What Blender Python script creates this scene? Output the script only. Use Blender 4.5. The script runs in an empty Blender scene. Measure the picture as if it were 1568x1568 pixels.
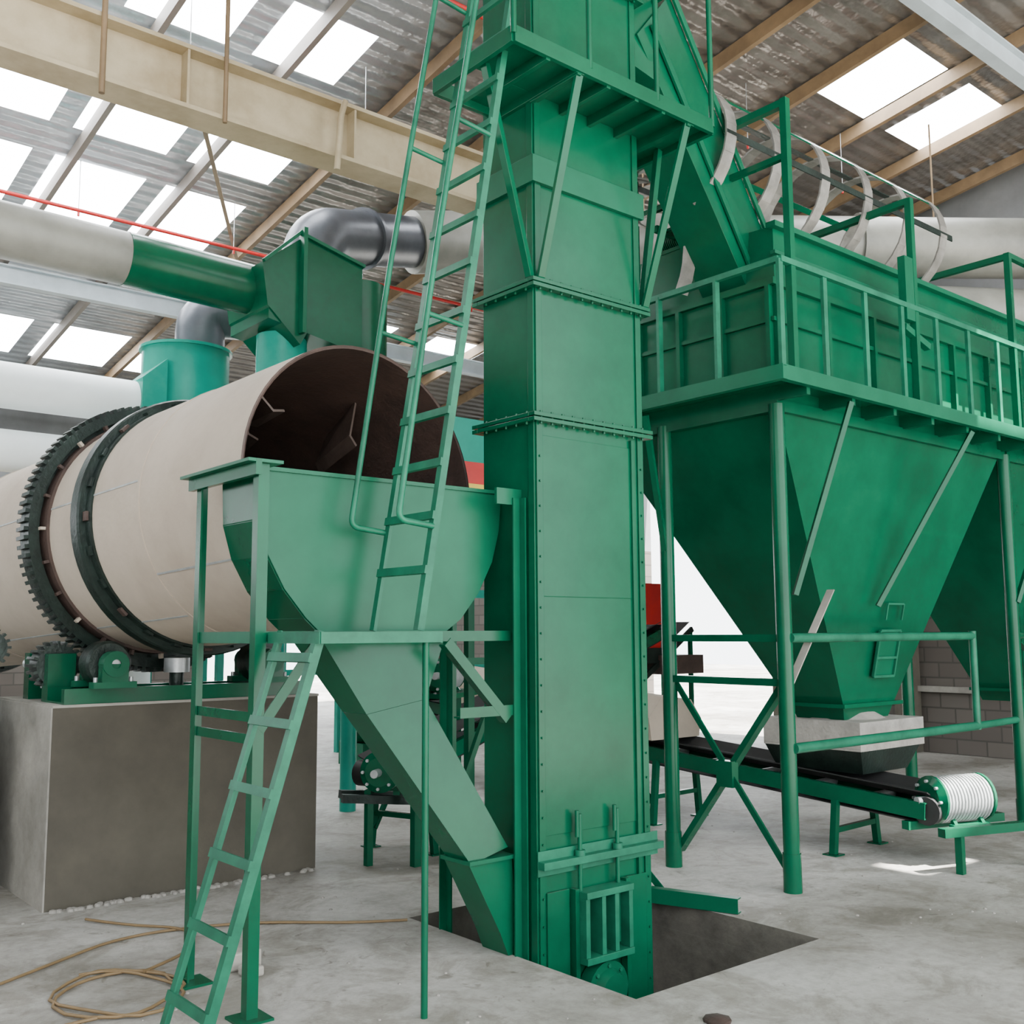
import bpy, math, random
from mathutils import Vector, Matrix
random.seed(4)
V=Vector
D=bpy.data
SC=bpy.context.scene
# ------------------------------------------------------------ materials
def mat(name,col,rough=.45,metal=0.0,var=.18,vscale=2.5,bump=.0,bscale=30,col2=None,spec=.5,coat=0):
    m=D.materials.new(name); m.use_nodes=True
    nt=m.node_tree; N=nt.nodes; L=nt.links; b=N['Principled BSDF']
    tc=N.new('ShaderNodeTexCoord')
    n=N.new('ShaderNodeTexNoise'); n.inputs['Scale'].default_value=vscale; n.inputs['Detail'].default_value=6; n.inputs['Roughness'].default_value=.65
    L.new(tc.outputs['Object'],n.inputs['Vector'])
    r=N.new('ShaderNodeValToRGB')
    c2=col2 or tuple(max(0,c*(1-var*2)) for c in col)
    c1=col if col2 else tuple(min(1,c*(1+var)) for c in col)
    r.color_ramp.elements[0].position=.3; r.color_ramp.elements[1].position=.7
    r.color_ramp.elements[0].color=(*c2,1); r.color_ramp.elements[1].color=(*c1,1)
    L.new(n.outputs['Fac'],r.inputs['Fac']); L.new(r.outputs['Color'],b.inputs['Base Color'])
    b.inputs['Roughness'].default_value=rough; b.inputs['Metallic'].default_value=metal
    b.inputs['Specular IOR Level'].default_value=spec
    if bump>0:
        n2=N.new('ShaderNodeTexNoise'); n2.inputs['Scale'].default_value=bscale; n2.inputs['Detail'].default_value=8
        L.new(tc.outputs['Object'],n2.inputs['Vector'])
        bp=N.new('ShaderNodeBump'); bp.inputs['Strength'].default_value=bump; bp.inputs['Distance'].default_value=.02
        L.new(n2.outputs['Fac'],bp.inputs['Height']); L.new(bp.outputs['Normal'],b.inputs['Normal'])
    return m
GREEN=mat('green_paint',(.0,.078,.036),.24,0,.14,1.6,.06,4,spec=.24)
GREEN2=mat('green_paint_dusty',(.001,.102,.050),.36,0,.15,2.2,.1,6,col2=(.0,.074,.035),spec=.24)
LGREEN=mat('green_paint_rail',(.008,.125,.068),.40,0,.2,5,spec=.24)
TEAL=mat('teal_paint',(.004,.27,.20),.38,0,.1,2,spec=.25)
CREAM=mat('dusty_cream_shell',(.51,.435,.355),.75,0,.1,1.3,.15,20,col2=(.39,.325,.26),spec=.15)
RUST=mat('rusty_steel',(.085,.052,.042),.6,.1,.3,5,.3,30,col2=(.042,.027,.023))
FLT=mat('worn_flight_steel',(.13,.095,.08),.5,.2,.3,5,.2,30,col2=(.07,.05,.042))
DARK=mat('dark_greasy_steel',(.012,.024,.019),.4,.3,.3,8,.2,40)
GREY=mat('grey_duct',(.31,.31,.275),.45,.1,.1,1.0,col2=(.14,.14,.125))
DGREY=mat('dark_grey_duct',(.11,.12,.14),.38,.45,.2,2)
HOOP=mat('hoop_flat_bar',(.25,.24,.22),.45,.3,.3,3)
WHITE=mat('white_duct',(.86,.92,.93),.45,0,.05,1.5)
STEEL=mat('galvanised_steel',(.5,.52,.53),.4,.6,.15,6)
MOTOR=mat('motor_grey',(.38,.40,.40),.5,.2,.15,10)
TAN=mat('cream_beam_paint',(.56,.48,.33),.6,0,.2,1.2,.1,10,col2=(.30,.23,.13))
BROWN=mat('purlin_primer',(.21,.14,.075),.65,0,.2,2)
LPUR=mat('purlin_grey',(.19,.17,.15),.6,0,.1,2)
BPUR=mat('rafter_pale_blue',(.46,.53,.57),.6,0,.1,2)
RED=mat('red_paint',(.50,.012,.01),.5,0,.1,3)
YEL=mat('yellow_print',(.7,.5,.05),.5,0,.1,3)
BLACK=mat('rubber',(.015,.015,.015),.7,0,.2,10)
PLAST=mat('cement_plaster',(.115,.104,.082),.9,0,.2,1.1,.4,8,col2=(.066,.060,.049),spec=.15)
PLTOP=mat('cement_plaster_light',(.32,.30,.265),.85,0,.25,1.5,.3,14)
DUST=mat('dust_pile',(.34,.32,.29),.95,0,.15,6,.6,20)
CABLE=mat('cable_sheath',(.20,.13,.06),.6,0,.1,9)
PITW=mat('pit_wall',(.135,.122,.104),.9,0,.25,3,.5,12)
CLAD=mat('wall_cladding',(.20,.205,.21),.6,.2,.12,1.5)
def floor_mat():
    m=D.materials.new('dusty_concrete_floor'); m.use_nodes=True
    nt=m.node_tree;N=nt.nodes;L=nt.links;b=N['Principled BSDF']
    tc=N.new('ShaderNodeTexCoord')
    def ns(sc,det,p0,p1,c0,c1,ro=.6,dis=0):
        n=N.new('ShaderNodeTexNoise');n.inputs['Scale'].default_value=sc;n.inputs['Detail'].default_value=det;n.inputs['Roughness'].default_value=ro;n.inputs['Distortion'].default_value=dis
        L.new(tc.outputs['Object'],n.inputs['Vector'])
        r=N.new('ShaderNodeValToRGB');r.color_ramp.elements[0].position=p0;r.color_ramp.elements[1].position=p1
        r.color_ramp.elements[0].color=(*c0,1);r.color_ramp.elements[1].color=(*c1,1)
        L.new(n.outputs['Fac'],r.inputs['Fac']);return n,r
    n,r=ns(.5,12,.36,.64,(.235,.22,.195),(.50,.49,.46),.62,.6)
    n2,r2=ns(14,10,.34,.60,(.74,.725,.70),(1,1,1),.75)
    n3,r3=ns(1.7,12,.40,.52,(.70,.68,.645),(1,1,1),.72,1.2)
    n4,r4=ns(4.5,8,.30,.37,(.62,.60,.57),(1,1,1),.6,2.5)
    def mul(a,c):
        mx=N.new('ShaderNodeMixRGB');mx.blend_type='MULTIPLY';mx.inputs['Fac'].default_value=1
        L.new(a,mx.inputs['Color1']);L.new(c,mx.inputs['Color2']);return mx.outputs['Color']
    L.new(mul(mul(mul(r.outputs['Color'],r2.outputs['Color']),r3.outputs['Color']),r4.outputs['Color']),b.inputs['Base Color'])
    b.inputs['Roughness'].default_value=.6;b.inputs['Specular IOR Level'].default_value=.4
    bp=N.new('ShaderNodeBump');bp.inputs['Strength'].default_value=.5;bp.inputs['Distance'].default_value=.012
    L.new(n2.outputs['Fac'],bp.inputs['Height']);L.new(bp.outputs['Normal'],b.inputs['Normal'])
    return m
FLOOR=floor_mat()
def roof_mat():
    m=D.materials.new('corrugated_roof_sheet'); m.use_nodes=True
    nt=m.node_tree;N=nt.nodes;L=nt.links;b=N['Principled BSDF']
    tc=N.new('ShaderNodeTexCoord')
    w=N.new('ShaderNodeTexWave');w.wave_type='BANDS';w.bands_direction='Y';w.inputs['Scale'].default_value=1.5
    L.new(tc.outputs['Object'],w.inputs['Vector'])
    bp=N.new('ShaderNodeBump');bp.inputs['Strength'].default_value=.9;bp.inputs['Distance'].default_value=.035
    n=N.new('ShaderNodeTexNoise');n.inputs['Scale'].default_value=2.5;n.inputs['Detail'].default_value=4
    L.new(tc.outputs['Object'],n.inputs['Vector'])
    bp2=N.new('ShaderNodeBump');bp2.inputs['Strength'].default_value=.6;bp2.inputs['Distance'].default_value=.12
    L.new(n.outputs['Fac'],bp2.inputs['Height']);L.new(bp2.outputs['Normal'],bp.inputs['Normal'])
    L.new(w.outputs['Fac'],bp.inputs['Height']);L.new(bp.outputs['Normal'],b.inputs['Normal'])
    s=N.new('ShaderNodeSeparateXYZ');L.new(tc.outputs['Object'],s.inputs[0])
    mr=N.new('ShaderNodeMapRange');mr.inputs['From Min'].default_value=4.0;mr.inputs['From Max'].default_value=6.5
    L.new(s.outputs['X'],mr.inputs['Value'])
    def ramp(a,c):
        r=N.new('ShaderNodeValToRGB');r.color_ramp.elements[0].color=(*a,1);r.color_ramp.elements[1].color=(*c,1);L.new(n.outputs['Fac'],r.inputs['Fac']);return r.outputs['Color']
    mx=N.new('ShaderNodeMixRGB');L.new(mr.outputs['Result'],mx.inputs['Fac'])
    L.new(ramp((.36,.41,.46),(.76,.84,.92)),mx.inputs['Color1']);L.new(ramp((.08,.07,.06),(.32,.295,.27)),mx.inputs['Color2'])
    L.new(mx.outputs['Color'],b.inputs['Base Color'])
    b.inputs['Metallic'].default_value=.6;b.inputs['Roughness'].default_value=.32
    return m
ROOF=roof_mat()
def block_mat(ax):
    m=D.materials.new('concrete_block_wall_'+ax); m.use_nodes=True
    nt=m.node_tree;N=nt.nodes;L=nt.links;b=N['Principled BSDF']
    tc=N.new('ShaderNodeTexCoord');s=N.new('ShaderNodeSeparateXYZ');c=N.new('ShaderNodeCombineXYZ')
    L.new(tc.outputs['Object'],s.inputs[0]);L.new(s.outputs[ax],c.inputs['X']);L.new(s.outputs['Z'],c.inputs['Y'])
    k=N.new('ShaderNodeTexBrick');k.inputs['Scale'].default_value=1.0;k.inputs['Brick Width'].default_value=.42;k.inputs['Row Height'].default_value=.21;k.inputs['Mortar Size'].default_value=.012
    k.inputs['Color1'].default_value=(.085,.072,.062,1);k.inputs['Color2'].default_value=(.11,.096,.083,1);k.inputs['Mortar'].default_value=(.06,.054,.047,1)
    L.new(c.outputs[0],k.inputs['Vector']);L.new(k.outputs['Color'],b.inputs['Base Color']);b.inputs['Roughness'].default_value=.9
    bp=N.new('ShaderNodeBump');bp.inputs['Strength'].default_value=.4;bp.inputs['Distance'].default_value=.01;bp.invert=True
    L.new(k.outputs['Fac'],bp.inputs['Height']);L.new(bp.outputs['Normal'],b.inputs['Normal'])
    return m
BRX=block_mat('X');BRY=block_mat('Y')
def glow_mat():
    m=D.materials.new('fibreglass_daylight_glow'); m.use_nodes=True
    nt=m.node_tree;N=nt.nodes;L=nt.links;b=N['Principled BSDF']
    tc=N.new('ShaderNodeTexCoord');n=N.new('ShaderNodeTexNoise');n.inputs['Scale'].default_value=3
    L.new(tc.outputs['Object'],n.inputs['Vector'])
    r=N.new('ShaderNodeValToRGB');r.color_ramp.elements[0].color=(.88,.94,1,1);r.color_ramp.elements[1].color=(1,1,1,1)
    L.new(n.outputs['Fac'],r.inputs['Fac']);L.new(r.outputs['Color'],b.inputs['Emission Color'])
    b.inputs['Base Color'].default_value=(.8,.85,.88,1);b.inputs['Emission Strength'].default_value=22;b.inputs['Roughness'].default_value=.5  # emission stands in for daylight passing through the sheet
    return m
GLOW=glow_mat()
# ------------------------------------------------------------ builder
Z=V((0,0,1));X=V((1,0,0));Y=V((0,1,0))
def J(): return V((random.uniform(-1,1),random.uniform(-1,1),random.uniform(-1,1)))*.0011
class B:
    def __init__(s,name): s.name=name;s.v=[];s.f=[];s.mi=[];s.sm=[];s.mats=[]
    def mx(s,m):
        if m not in s.mats: s.mats.append(m)
        return s.mats.index(m)
    def add(s,vs,fs,m,smooth=False):
        o=len(s.v); s.v+= [tuple(p) for p in vs]; k=s.mx(m)
        for f in fs: s.f.append(tuple(i+o for i in f)); s.mi.append(k); s.sm.append(smooth)
    def hexa(s,p,m):
        j=J();p=[V(q)+j for q in p]
        s.add(p,[(0,1,2,3),(7,6,5,4),(0,4,5,1),(1,5,6,2),(2,6,7,3),(3,7,4,0)],m)
    def box(s,x0,x1,y0,y1,z0,z1,m):
        s.hexa([(x0,y0,z0),(x1,y0,z0),(x1,y1,z0),(x0,y1,z0),(x0,y0,z1),(x1,y0,z1),(x1,y1,z1),(x0,y1,z1)],m)
    def frust(s,b0,z0,b1,z1,m,caps=True):
        a=[(b0[0],b0[2],z0),(b0[1],b0[2],z0),(b0[1],b0[3],z0),(b0[0],b0[3],z0)]
        c=[(b1[0],b1[2],z1),(b1[1],b1[2],z1),(b1[1],b1[3],z1),(b1[0],b1[3],z1)]
        s.hexa(a+c,m)
    def prism(s,p,q,poly,a,b,m,smooth=False):
        j=J();p=V(p)+j;q=V(q)+j;a=V(a).normalized();b=V(b).normalized();n=len(poly)
        vs=[p+a*u+b*w for u,w in poly]+[q+a*u+b*w for u,w in poly]
        fs=[tuple(range(n)),tuple(range(2*n-1,n-1,-1))]+[(i,(i+1)%n,n+(i+1)%n,n+i) for i in range(n)]
        s.add(vs,fs,m,smooth)
    def beam(s,p,q,w,h,m,up=Z):
        p=V(p);q=V(q);d=(q-p).normalized();up=V(up)
        if abs(d.dot(up))>.98: up=Y if abs(d.dot(Y))<.9 else X
        a=d.cross(up).normalized();b=a.cross(d).normalized()
        s.prism(p,q,[(-w/2,-h/2),(w/2,-h/2),(w/2,h/2),(-w/2,h/2)],a,b,m)
    def ang(s,p,q,a,b,sz,m,t=.008):
        s.prism(p,q,[(0,0),(sz,0),(sz,t),(t,t),(t,sz),(0,sz)],a,b,m)
    def ibeam(s,p,q,w,h,m,t=.02,up=Z):
        p=V(p);q=V(q);d=(q-p).normalized();up=V(up)
        if abs(d.dot(up))>.98: up=Y
        a=d.cross(up).normalized();b=a.cross(d).normalized();x=w/2;y=h/2;k=t/2
        s.prism(p,q,[(-x,-y),(x,-y),(x,-y+t),(k,-y+t),(k,y-t),(x,y-t),(x,y),(-x,y),(-x,y-t),(-k,y-t),(-k,-y+t),(-x,-y+t)],a,b,m)
    def chan(s,p,q,w,h,m,side,t=.008):
        p=V(p);q=V(q);d=(q-p).normalized();sd=V(side);b=sd.cross(d).normalized()
        s.prism(p,q,[(0,-h/2),(w,-h/2),(w,-h/2+t),(t,-h/2+t),(t,h/2-t),(w,h/2-t),(w,h/2),(0,h/2)],sd,b,m)
    def lathe(s,prof,o,ax,m,n=24,caps=False):
        o=V(o);w=V(ax).normalized();u=w.cross(Z)
        if u.length<.1:u=w.cross(X)
        u.normalize();v=w.cross(u)
        def ring(t,r): return [o+w*t+(u*math.cos(2*math.pi*i/n)+v*math.sin(2*math.pi*i/n))*r for i in range(n)]
        for (t0,r0),(t1,r1) in zip(prof[:-1],prof[1:]):
            s.add(ring(t0,r0)+ring(t1,r1),[(i,(i+1)%n,n+(i+1)%n,n+i) for i in range(n)],m,True)
        if caps:
            for t,r in (prof[0],prof[-1]):
                if r>1e-4: s.add(ring(t,r),[tuple(range(n))],m)
    def tube(s,p,q,r,m,n=12,r2=None):
        p=V(p);q=V(q);s.lathe([(0,r),((q-p).length,r if r2 is None else r2)],p,q-p,m,n,True)
    def pipe(s,pts,r,m,n=12,fil=0,k=6,closed=False):
        pts=[V(p) for p in pts]
        if fil>0:
            o=[pts[0]]
            for i in range(1,len(pts)-1):
                a,b,c=pts[i-1:i+2];f=min(fil,(a-b).length*.49,(c-b).length*.49)
                p0=b+(a-b).normalized()*f;p2=b+(c-b).normalized()*f
                for j in range(k+1):
                    t=j/k;o.append(p0*(1-t)**2+b*2*t*(1-t)+p2*t*t)
            o.append(pts[-1]);pts=o
        vs=[];u=None
        for i,p in enumerate(pts):
            d=(pts[min(i+1,len(pts)-1)]-pts[max(i-1,0)]).normalized()
            if u is None:
                u=d.cross(Z)
                if u.length<.1:u=d.cross(X)
            u=(u-d*u.dot(d)).normalized();v=d.cross(u)
            vs+=[p+(u*math.cos(2*math.pi*j/n)+v*math.sin(2*math.pi*j/n))*r for j in range(n)]
        fs=[]
        for i in range(len(pts)-1):
            for j in range(n): fs.append((i*n+j,i*n+(j+1)%n,(i+1)*n+(j+1)%n,(i+1)*n+j))
        s.add(vs,fs,m,True)
        s.add(vs[:n],[tuple(range(n))],m);s.add(vs[-n:],[tuple(range(n))],m)
    def strip(s,pts,w,t,m,wd):
        for p,q in zip(pts[:-1],pts[1:]):
            p=V(p);q=V(q);d=(q-p).normalized();wv=V(wd).normalized();b=d.cross(wv).normalized()
            e=d*t*.4
            s.prism(p-e,q+e,[(-w/2,-t/2),(w/2,-t/2),(w/2,t/2),(-w/2,t/2)],wv,b,m)
    def plate(s,poly,vec,m):
        j=J();vec=V(vec);n=len(poly);poly=[V(p)+j for p in poly]
        s.add(poly+[p+vec for p in poly],[tuple(range(n)),tuple(range(2*n-1,n-1,-1))]+[(i,(i+1)%n,n+(i+1)%n,n+i) for i in range(n)],m)
    def bolt(s,p,ax,m,r=.011,h=.012): s.lathe([(0,r),(h,r)],p,ax,m,6,True)
    def done(s,bev=0):
        me=D.meshes.new(s.name);me.from_pydata(s.v,[],s.f);me.update()
        for m in s.mats: me.materials.append(m)
        me.polygons.foreach_set('material_index',s.mi);me.polygons.foreach_set('use_smooth',s.sm)
        import bmesh
        bm=bmesh.new();bm.from_mesh(me);bmesh.ops.recalc_face_normals(bm,faces=bm.faces);bm.to_mesh(me);bm.free()
        o=D.objects.new(s.name,me);SC.collection.objects.link(o)
        if bev:
            md=o.modifiers.new('bevel','BEVEL');md.width=bev;md.segments=2;md.limit_method='ANGLE';md.angle_limit=math.radians(50)
        return o
# ------------------------------------------------------------ floor & pit
PX0,PX1,PY0,PY1=3.72,5.2,3.55,5.42
b=B('floor')
for x0,x1,y0,y1 in ((-30,PX0,-30,40),(PX1,45,-30,40),(PX0,PX1,-30,PY0),(PX0,PX1,PY1,40)):
    b.add([(x0,y0,0),(x1,y0,0),(x1,y1,0),(x0,y1,0)],[(0,1,2,3)],FLOOR)
for p,q in (((PX0,PY0),(PX1,PY0)),((PX1,PY0),(PX1,PY1)),((PX1,PY1),(PX0,PY1)),((PX0,PY1),(PX0,PY0))):
    b.add([(*p,0),(*q,0),(*q,-.18),(*p,-.18)],[(0,1,2,3)],PITW)
b.done()
b=B('floor_pit')
t=.15
b.box(PX0-t,PX0,PY0-t,PY1+t,-1.45,-.17,PITW);b.box(PX1,PX1+t,PY0-t,PY1+t,-1.45,-.17,PITW)
b.box(PX0,PX1,PY0-t,PY0,-1.45,-.17,PITW);b.box(PX0,PX1,PY1,PY1+t,-1.45,-.17,PITW)
b.box(PX0,PX1,PY0,PY1,-1.45,-1.3,PITW)
b.done()
# ------------------------------------------------------------ walls
RZ=lambda y:9-.15*y
YF=-6  # roof extended unseen to here, keeping sun off the near floor
b=B('wall_right')
DY0,DY1,DZ=10.3,13.2,4.9
for y0,y1,z0 in ((YF,DY0,0),(DY0,DY1,DZ),(DY1,20,0)):
    if z0==0: b.plate([(14.2,y0,0),(14.2,y1,0),(14.2,y1,3.2),(14.2,y0,3.2)],(.25,0,0),BRY)
    z0=max(z0,3.2)
    b.plate([(14.2,y0,z0),(14.2,y1,z0),(14.2,y1,RZ(y1)-.02),(14.2,y0,RZ(y0)-.02)],(.25,0,0),CLAD)
for y in (3,8,10.1,13.4,17): b.box(14.0,14.2,y-.15,y+.15,0,RZ(y)-.1,PLAST)
b.box(14.12,14.2,1,9.9,3.1,3.3,PLTOP);b.box(14.12,14.2,1,9.9,.85,.93,PLTOP)
b.done()
b=B('wall_left_light_block')  # unseen wall, added to block side light and darken left faces
b.box(-5.2,-5,YF,20,0,3.0,BRY)
b.plate([(-5.2,YF,5.0),(-5.2,20,5.0),(-5.2,20,RZ(20)-.02),(-5.2,YF,RZ(YF)-.02)],(.2,0,0),CLAD)
for y in range(YF,20,4): b.box(-5.2,-5,y,y+.3,3.0,5.0,CLAD)
b.done()
b=B('wall_back')
for x0,x1,z0,z1 in ((-5,8.6,0,2.4),(12.8,14.45,0,2.4)): b.box(x0,x1,20,20.2,z0,z1,BRX)
b.box(-5,14.45,20,20.2,3.9,5.95,CLAD)
for x in range(-5,15,3): b.box(x,x+.4,20,20.2,2.4,3.9,CLAD)
b.done()
# ------------------------------------------------------------ roof
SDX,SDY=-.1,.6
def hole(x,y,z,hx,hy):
    # unseen hole added in the roof that lets the sun reach (x,y,z)
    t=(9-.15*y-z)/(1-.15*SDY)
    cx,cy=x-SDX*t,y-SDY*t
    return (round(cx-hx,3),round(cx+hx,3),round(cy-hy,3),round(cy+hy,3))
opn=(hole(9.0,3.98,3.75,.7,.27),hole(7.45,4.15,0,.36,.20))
sky=[(2.05,3.1,10.2,11.5),(3.35,4.4,10.2,11.5),(4.65,5.7,10.2,11.5),
     (2.05,3.1,12.1,13.5),(3.35,4.4,12.1,13.5),(4.65,5.7,12.1,13.5),
     (3.15,4.15,8.5,9.4),(4.45,5.4,8.5,9.4),(3.2,4.4,16.6,18.0),(4.7,5.9,16.6,18.0),(6.2,7.4,16.6,18),
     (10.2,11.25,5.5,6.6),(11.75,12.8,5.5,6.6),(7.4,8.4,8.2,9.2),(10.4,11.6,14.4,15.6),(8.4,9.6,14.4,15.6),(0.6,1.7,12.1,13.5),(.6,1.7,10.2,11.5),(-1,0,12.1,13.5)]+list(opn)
xs=sorted(set([-5,14.6]+[s[0] for s in sky]+[s[1] for s in sky]))
ys=sorted(set([YF,20.3]+[s[2] for s in sky]+[s[3] for s in sky]))
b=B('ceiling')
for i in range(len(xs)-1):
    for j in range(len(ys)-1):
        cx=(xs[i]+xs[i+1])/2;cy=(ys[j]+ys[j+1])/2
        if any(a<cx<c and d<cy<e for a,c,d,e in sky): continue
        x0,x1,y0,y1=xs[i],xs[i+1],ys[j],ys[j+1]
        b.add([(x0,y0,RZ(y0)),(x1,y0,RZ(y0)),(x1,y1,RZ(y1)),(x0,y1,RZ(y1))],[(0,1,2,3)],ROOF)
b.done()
for s_ in sky:
    if s_ in opn: continue
    b=B('window_rooflight')
    x0,x1,y0,y1=s_
    b.hexa([(x0,y0,RZ(y0)),(x1,y0,RZ(y0)),(x1,y1,RZ(y1)),(x0,y1,RZ(y1)),(x0,y0,RZ(y0)+.01),(x1,y0,RZ(y0)+.01),(x1,y1,RZ(y1)+.01),(x0,y1,RZ(y1)+.01)],GLOW)
    b.done()
b=B('roof_purlins')
x=-4.35
while x<14.2:
    m=BROWN if x>5.9 else LPUR
    ya=3 if 7<x<11 else YF
    b.chan((x,ya,RZ(ya)-.10),(x,20,RZ(20)-.10),.06,.16,m,(1,0,0))
    x+=1.3
b.ibeam((-5,14.6,RZ(14.6)-.34),(14.2,14.6,RZ(14.6)-.34),.14,.26,BPUR)
b.ibeam((6.6,4.75,RZ(4.75)-.40),(14.2,4.75,RZ(4.75)-.40),.14,.28,BPUR)
b.ibeam((-5,19,RZ(19)-.34),(14.2,19,RZ(19)-.34),.14,.26,LPUR)
b.ang((3.0,7.6,6.3),(6.0,13,RZ(13)-.3),(1,0,0),(0,0,1),.05,BROWN)
b.ang((6.35,7.6,7.2),(10.2,11.5,RZ(11.5)-.2),(1,0,0),(0,0,1),.07,BROWN)
b.done()
b=B('crane_girder')
b.ibeam((-4.9,7.6,6.0),(6.35,7.6,6.0),.30,.52,TAN,.035)
for x in (-2,-.5,1,3.0,4.5): 
    b.box(x,x+.02,7.46,7.585,5.77,6.23,TAN)
b.tube((2.35,7.42,5.62),(2.35,7.42,6.9),.022,BROWN);b.tube((3.3,7.42,5.7),(3.3,7.42,6.8),.018,BROWN)
b.pipe([(4.3,7.4,5.60),(4.3,7.35,6.05),(4.34,7.35,6.2)],.028,TAN,8)
b.ibeam((6.35,7.6,0),(6.35,7.6,RZ(7.6)-.3),.2,.25,BROWN,.02)
b.done()
b=B('sprinkler_pipes')
for y,z in ((8.9,7.0),(12.0,6.55),(6.9,7.2)):
    b.tube((-4.9,y,z),(13.9,y,z),.024,RED,8)
    x=-4
    while x<13: b.tube((x,y,z),(x,y,RZ(y)-.05),.005,STEEL,6);b.tube((x,y,z-.07),(x,y,z),.014,RED,6);x+=1.9
b.done()
# ------------------------------------------------------------ bucket elevator
x0,x1,y0,y1=3.78,4.64,4.3,4.76
b=B('bucket_elevator')
b.box(x0,x1,y0,y1,-1.28,6.5,GREEN)
b.box(x0-.12,x1+.2,y0-.08,y1+.08,6.5,7.35,GREEN)
b.lathe([(0,.33),(.99,.33)],(x0-.02,(y0+y1)/2,7.3),(1,0,0),GREEN,24,True)
def flange(z,e=.05,h=.022):
    for dz in (0,.028):
        b.box(x0-e,x1+e,y0-e,y0,z+dz,z+dz+h,GREEN);b.box(x0-e,x0,y0,y1,z+dz,z+dz+h,GREEN)
        b.box(x1,x1+e,y0,y1,z+dz,z+dz+h,GREEN);b.box(x0-e,x1+e,y1,y1+e,z+dz,z+dz+h,GREEN)
    for i in range(11): b.bolt((x0+.02+i*(x1-x0-.04)/10,y0-.028,z-.012),(0,0,1),GREEN,.009,.075)
    for i in range(5): b.bolt((x0-.028,y0+.04+i*.09,z-.012),(0,0,1),GREEN,.009,.075)
for z in (2.87,3.64,5.7): flange(z)
for xa,sx in ((x0,1),(x1,-1)):
    b.box(min(xa,xa+sx*.045),max(xa,xa+sx*.045),y0-.012,y0,-1.2,6.5,GREEN)
    b.box(xa-.012 if sx>0 else xa,xa if sx>0 else xa+.012,y0,y0+.05,-1.2,6.5,GREEN)
    z=-.4
    while z<2.8:
        b.bolt((xa+sx*.022,y0-.012,z),(0,-1,0),GREEN,.007,.008);z+=.14
b.box(x1-.11,x1-.085,y0-.02,y0,-1.0,2.85,GREEN)
b.box(x0+.045,x1-.11,y0-.006,y0,.62,2.8,GREEN)
b.box(x0+.045,x1-.11,y0-.009,y0,1.9,1.904,GREEN)
b.box(x0-.03,x1+.03,y0-.03,y0,4.26,4.42,GREEN2);b.box(x0-.03,x0,y0-.03,y1+.03,4.26,4.42,GREEN2)
b.box(x0-.02,x1+.05,y0-.07,y0-.012,.46,.50,LGREEN);b.box(x0-.02,x1+.05,y0-.02,y0-.012,.42,.55,LGREEN)
for xx in (4.04,4.33):
    b.tube((xx,y0-.045,.0),(xx,y0-.045,.72),.013,GREEN2)
    b.tube((xx,y0-.045,.5),(xx,y0-.045,.53),.03,LGREEN);b.tube((xx-.02,y0-.045,.60),(xx-.02,y0-.045,.74),.012,GREEN2)
fx0,fx1=4.02,4.38
b.box(fx0,fx1,y0-.12,y0-.012,.28,.315,LGREEN);b.box(fx0,fx1,y0-.12,y0-.012,-.06,-.025,LGREEN)
for xx in (fx0,fx0+.12,fx1-.14,fx1-.03): b.box(xx,xx+.03,y0-.11,y0-.012,-.025,.28,LGREEN)
b.box(fx0-.03,fx0,y0-.06,y0-.012,-.8,.33,GREEN);b.box(fx1,fx1+.03,y0-.06,y0-.012,-.8,.33,GREEN)
b.lathe([(0,.15),(.08,.15),(.08,.11),(.13,.09),(.13,.0)],(4.2,y0-.012,-.22),(0,-1,0),GREEN2,20)
for i in range(8):
    a=i*math.pi/4;b.bolt((4.2+.125*math.cos(a),y0-.09,-.22+.125*math.sin(a)),(0,-1,0),LGREEN)
b.box(3.82,3.98,y0-.025,y0-.005,-.5,.33,GREEN);b.box(4.42,4.58,y0-.025,y0-.005,-.5,.33,GREEN)
pz=4.8
px0,px1,py0,py1=3.3,4.9,3.9,4.6
b.box(px0,px1,py0,y0-.0,pz,pz+.02,GREEN);b.box(3.52,x0,y0,py1,pz,pz+.02,GREEN);b.box(x1,px1,y0,py1,pz,pz+.02,GREEN)
for p,q in (((px0,py0),(px1,py0)),((px0,py0),(px0,py1)),((px1,py0),(px1,py1)),((px0,py1),(x0,py1)),((x1,py1),(px1,py1))):
    b.beam((*p,pz+.0),(*q,pz+.0),.03,.09,GREEN)
for i in range(1,7):
    xx=px0+i*(px1-px0)/7;b.box(xx,xx+.03,py0,y0,pz-.06,pz,GREEN)
for xx in (x0-.03,x1+.03): b.ang((xx,py0,pz-.05),(xx,py1,pz-.05),(1,0,0),(0,0,1),.06,GREEN)
def brace(p,q,s=.05): b.ang(p,q,(1,0,0),(0,.5,-.5),s,GREEN)
brace((x0-.0,y0-.04,3.7),(x0-.02,py0,pz-.02));brace((x1+.0,y0-.04,3.7),(x1+.02,py0,pz-.02))
b.beam((x0-.03,y0,3.7),(px0+.05,y0-.1,pz-.02),.04,.04,GREEN);b.beam((x1+.03,y0,3.7),(px1-.05,y0,pz-.02),.04,.04,GREEN)
for xx in (3.3,3.85,4.4,4.9):
    b.tube((xx,py0,pz),(xx,py0,pz+1.05),.017,GREEN)
b.tube((4.9,py1,pz),(4.9,py1,pz+1.05),.02,GREEN)
for zz in (pz+1.05,):
    b.tube((3.3,py0,zz),(4.9,py0,zz),.02,GREEN);b.tube((4.9,py0,zz),(4.9,py1,zz),.02,GREEN)
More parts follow.
